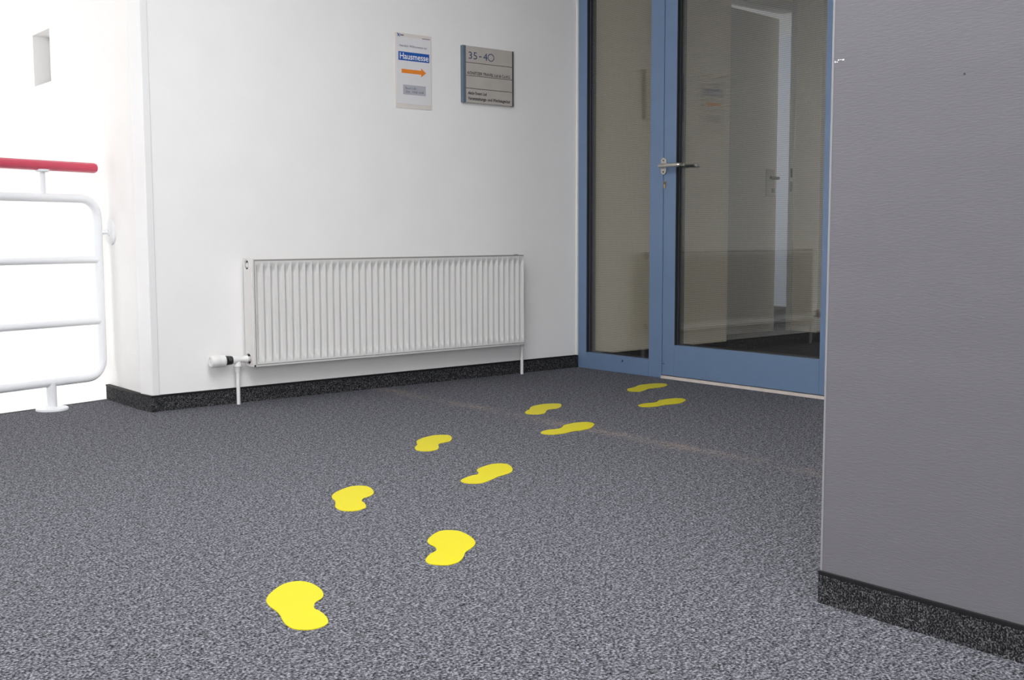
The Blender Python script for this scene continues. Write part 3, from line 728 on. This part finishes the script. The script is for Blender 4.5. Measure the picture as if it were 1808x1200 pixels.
# ---------------------------------------------------------------- yellow footprints
FEET = {
 'A': [(1.06,2.126),(1.069,2.141),(1.081,2.156),(1.095,2.17),(1.111,2.184),(1.127,2.196),(1.144,2.205),(1.159,2.207),(1.17,2.206),(1.181,2.2),(1.189,2.187),(1.193,2.169),(1.193,2.148),(1.189,2.121),(1.182,2.099),(1.174,2.082),(1.164,2.068),(1.153,2.059),(1.143,2.054),(1.133,2.046),(1.124,2.034),(1.116,2.019),(1.114,2.008),(1.115,1.999),(1.113,1.978),(1.107,1.952),(1.1,1.934),(1.093,1.922),(1.082,1.913),(1.069,1.908),(1.056,1.907),(1.043,1.911),(1.031,1.921),(1.024,1.931),(1.021,1.949),(1.023,1.971),(1.029,1.993),(1.035,2.011),(1.04,2.026),(1.045,2.049),(1.047,2.07),(1.05,2.093),(1.054,2.111)],
 'B': [(1.591,2.283),(1.604,2.299),(1.623,2.315),(1.648,2.332),(1.67,2.342),(1.683,2.342),(1.696,2.335),(1.706,2.324),(1.712,2.31),(1.711,2.291),(1.708,2.269),(1.7,2.242),(1.692,2.22),(1.681,2.2),(1.668,2.184),(1.65,2.169),(1.629,2.156),(1.608,2.144),(1.592,2.128),(1.575,2.11),(1.556,2.095),(1.541,2.086),(1.524,2.083),(1.509,2.085),(1.498,2.094),(1.489,2.106),(1.483,2.12),(1.485,2.135),(1.493,2.152),(1.503,2.163),(1.52,2.178),(1.536,2.189),(1.548,2.194),(1.559,2.201),(1.567,2.21),(1.573,2.221),(1.577,2.233),(1.579,2.25),(1.583,2.267)],
 'C': [(1.651,2.866),(1.662,2.882),(1.678,2.899),(1.698,2.915),(1.717,2.927),(1.739,2.938),(1.758,2.946),(1.776,2.947),(1.788,2.942),(1.799,2.932),(1.806,2.918),(1.804,2.898),(1.798,2.875),(1.786,2.848),(1.774,2.828),(1.761,2.813),(1.745,2.801),(1.73,2.795),(1.715,2.79),(1.705,2.781),(1.695,2.768),(1.689,2.756),(1.688,2.745),(1.679,2.723),(1.668,2.701),(1.658,2.687),(1.643,2.679),(1.628,2.673),(1.613,2.675),(1.601,2.682),(1.592,2.693),(1.587,2.708),(1.589,2.729),(1.595,2.749),(1.606,2.77),(1.618,2.788),(1.626,2.802),(1.636,2.825),(1.642,2.847)],
 'D': [(2.076,2.792),(2.092,2.805),(2.113,2.816),(2.135,2.825),(2.156,2.831),(2.169,2.829),(2.181,2.837),(2.195,2.853),(2.203,2.87),(2.212,2.884),(2.228,2.899),(2.249,2.91),(2.272,2.919),(2.295,2.926),(2.317,2.929),(2.336,2.921),(2.348,2.908),(2.351,2.893),(2.342,2.867),(2.327,2.84),(2.311,2.817),(2.291,2.796),(2.268,2.78),(2.245,2.772),(2.224,2.766),(2.2,2.76),(2.178,2.748),(2.155,2.738),(2.13,2.727),(2.109,2.722),(2.089,2.726),(2.076,2.739),(2.068,2.753),(2.067,2.77),(2.071,2.783)],
 'E': [(2.277,3.343),(2.293,3.361),(2.311,3.378),(2.325,3.396),(2.339,3.42),(2.35,3.437),(2.365,3.455),(2.384,3.469),(2.405,3.482),(2.429,3.493),(2.451,3.499),(2.471,3.503),(2.489,3.502),(2.507,3.492),(2.52,3.478),(2.523,3.463),(2.512,3.437),(2.495,3.409),(2.471,3.381),(2.45,3.362),(2.433,3.356),(2.415,3.355),(2.4,3.352),(2.384,3.342),(2.372,3.327),(2.356,3.301),(2.338,3.279),(2.321,3.262),(2.304,3.255),(2.286,3.254),(2.27,3.26),(2.259,3.274),(2.255,3.293),(2.261,3.313)],
 'F': [(2.837,3.281),(2.858,3.297),(2.881,3.304),(2.906,3.306),(2.926,3.301),(2.947,3.3),(2.965,3.305),(2.988,3.321),(3.009,3.339),(3.032,3.351),(3.057,3.355),(3.088,3.36),(3.113,3.355),(3.135,3.347),(3.146,3.332),(3.146,3.313),(3.135,3.289),(3.109,3.264),(3.077,3.24),(3.042,3.22),(3.017,3.216),(2.986,3.212),(2.957,3.218),(2.933,3.214),(2.906,3.208),(2.88,3.206),(2.856,3.211),(2.836,3.218),(2.825,3.235),(2.823,3.255),(2.828,3.27)],
 'G': [(3.106,3.699),(3.126,3.718),(3.155,3.74),(3.175,3.751),(3.2,3.777),(3.224,3.799),(3.25,3.815),(3.276,3.823),(3.303,3.829),(3.329,3.831),(3.351,3.825),(3.373,3.814),(3.388,3.801),(3.39,3.785),(3.379,3.764),(3.351,3.734),(3.323,3.71),(3.299,3.696),(3.275,3.693),(3.25,3.696),(3.229,3.69),(3.209,3.675),(3.184,3.65),(3.157,3.628),(3.136,3.621),(3.114,3.625),(3.099,3.642),(3.09,3.659),(3.094,3.678)],
 'H': [(3.633,3.522),(3.657,3.535),(3.686,3.542),(3.714,3.539),(3.737,3.533),(3.765,3.535),(3.79,3.548),(3.82,3.567),(3.843,3.567),(3.877,3.568),(3.907,3.565),(3.929,3.556),(3.942,3.542),(3.94,3.517),(3.924,3.494),(3.889,3.469),(3.847,3.448),(3.81,3.438),(3.774,3.444),(3.738,3.449),(3.71,3.449),(3.687,3.444),(3.663,3.447),(3.638,3.453),(3.619,3.464),(3.614,3.482),(3.62,3.505)],
 'I': [(3.962,3.919),(3.991,3.939),(4.024,3.95),(4.054,3.957),(4.095,3.98),(4.126,3.995),(4.161,3.998),(4.193,3.995),(4.225,3.99),(4.249,3.979),(4.267,3.961),(4.268,3.94),(4.251,3.913),(4.218,3.888),(4.178,3.87),(4.148,3.865),(4.113,3.869),(4.084,3.872),(4.063,3.871),(4.036,3.856),(4.002,3.841),(3.977,3.832),(3.955,3.827),(3.941,3.843),(3.93,3.859),(3.936,3.885)],
}

FLAB = {
 'A': 'yellow footprint decal nearest the camera, lowest in the trail',
 'B': 'yellow footprint decal second nearest the camera, right of the lowest one',
 'C': 'yellow footprint decal furthest left but one, just above the two nearest',
 'D': 'yellow footprint decal in mid trail, fourth counted from the camera',
 'E': 'yellow footprint decal in front of the radiator middle, fifth from the camera',
 'F': 'long thin yellow footprint decal lying across the worn carpet seam, sixth from the camera',
 'G': 'small yellow footprint decal near the right radiator pipe, seventh from the camera',
 'H': 'thin yellow footprint decal before the glass door, lower of the last pair',
 'I': 'yellow footprint decal closest to the glass door, upper of the last pair',
}
for k, pts in FEET.items():
    cx = sum(p[0] for p in pts) / len(pts); cy = sum(p[1] for p in pts) / len(pts)
    ring = crom(pts, 3)
    area = sum(ring[i][0] * ring[(i + 1) % len(ring)][1] - ring[(i + 1) % len(ring)][0] * ring[i][1] for i in range(len(ring)))
    if area < 0: ring = ring[::-1]
    o = MB().prism(ring, 0.0, 0.0016).build('footprint_decal', 'yellow', None, base=(cx, cy, 0))
    tag(o, FLAB[k], 'footprint', 'yellow footprints leading to the glass door')

for o in list(bpy.data.objects):
    if '_base' in o.keys(): del o['_base']
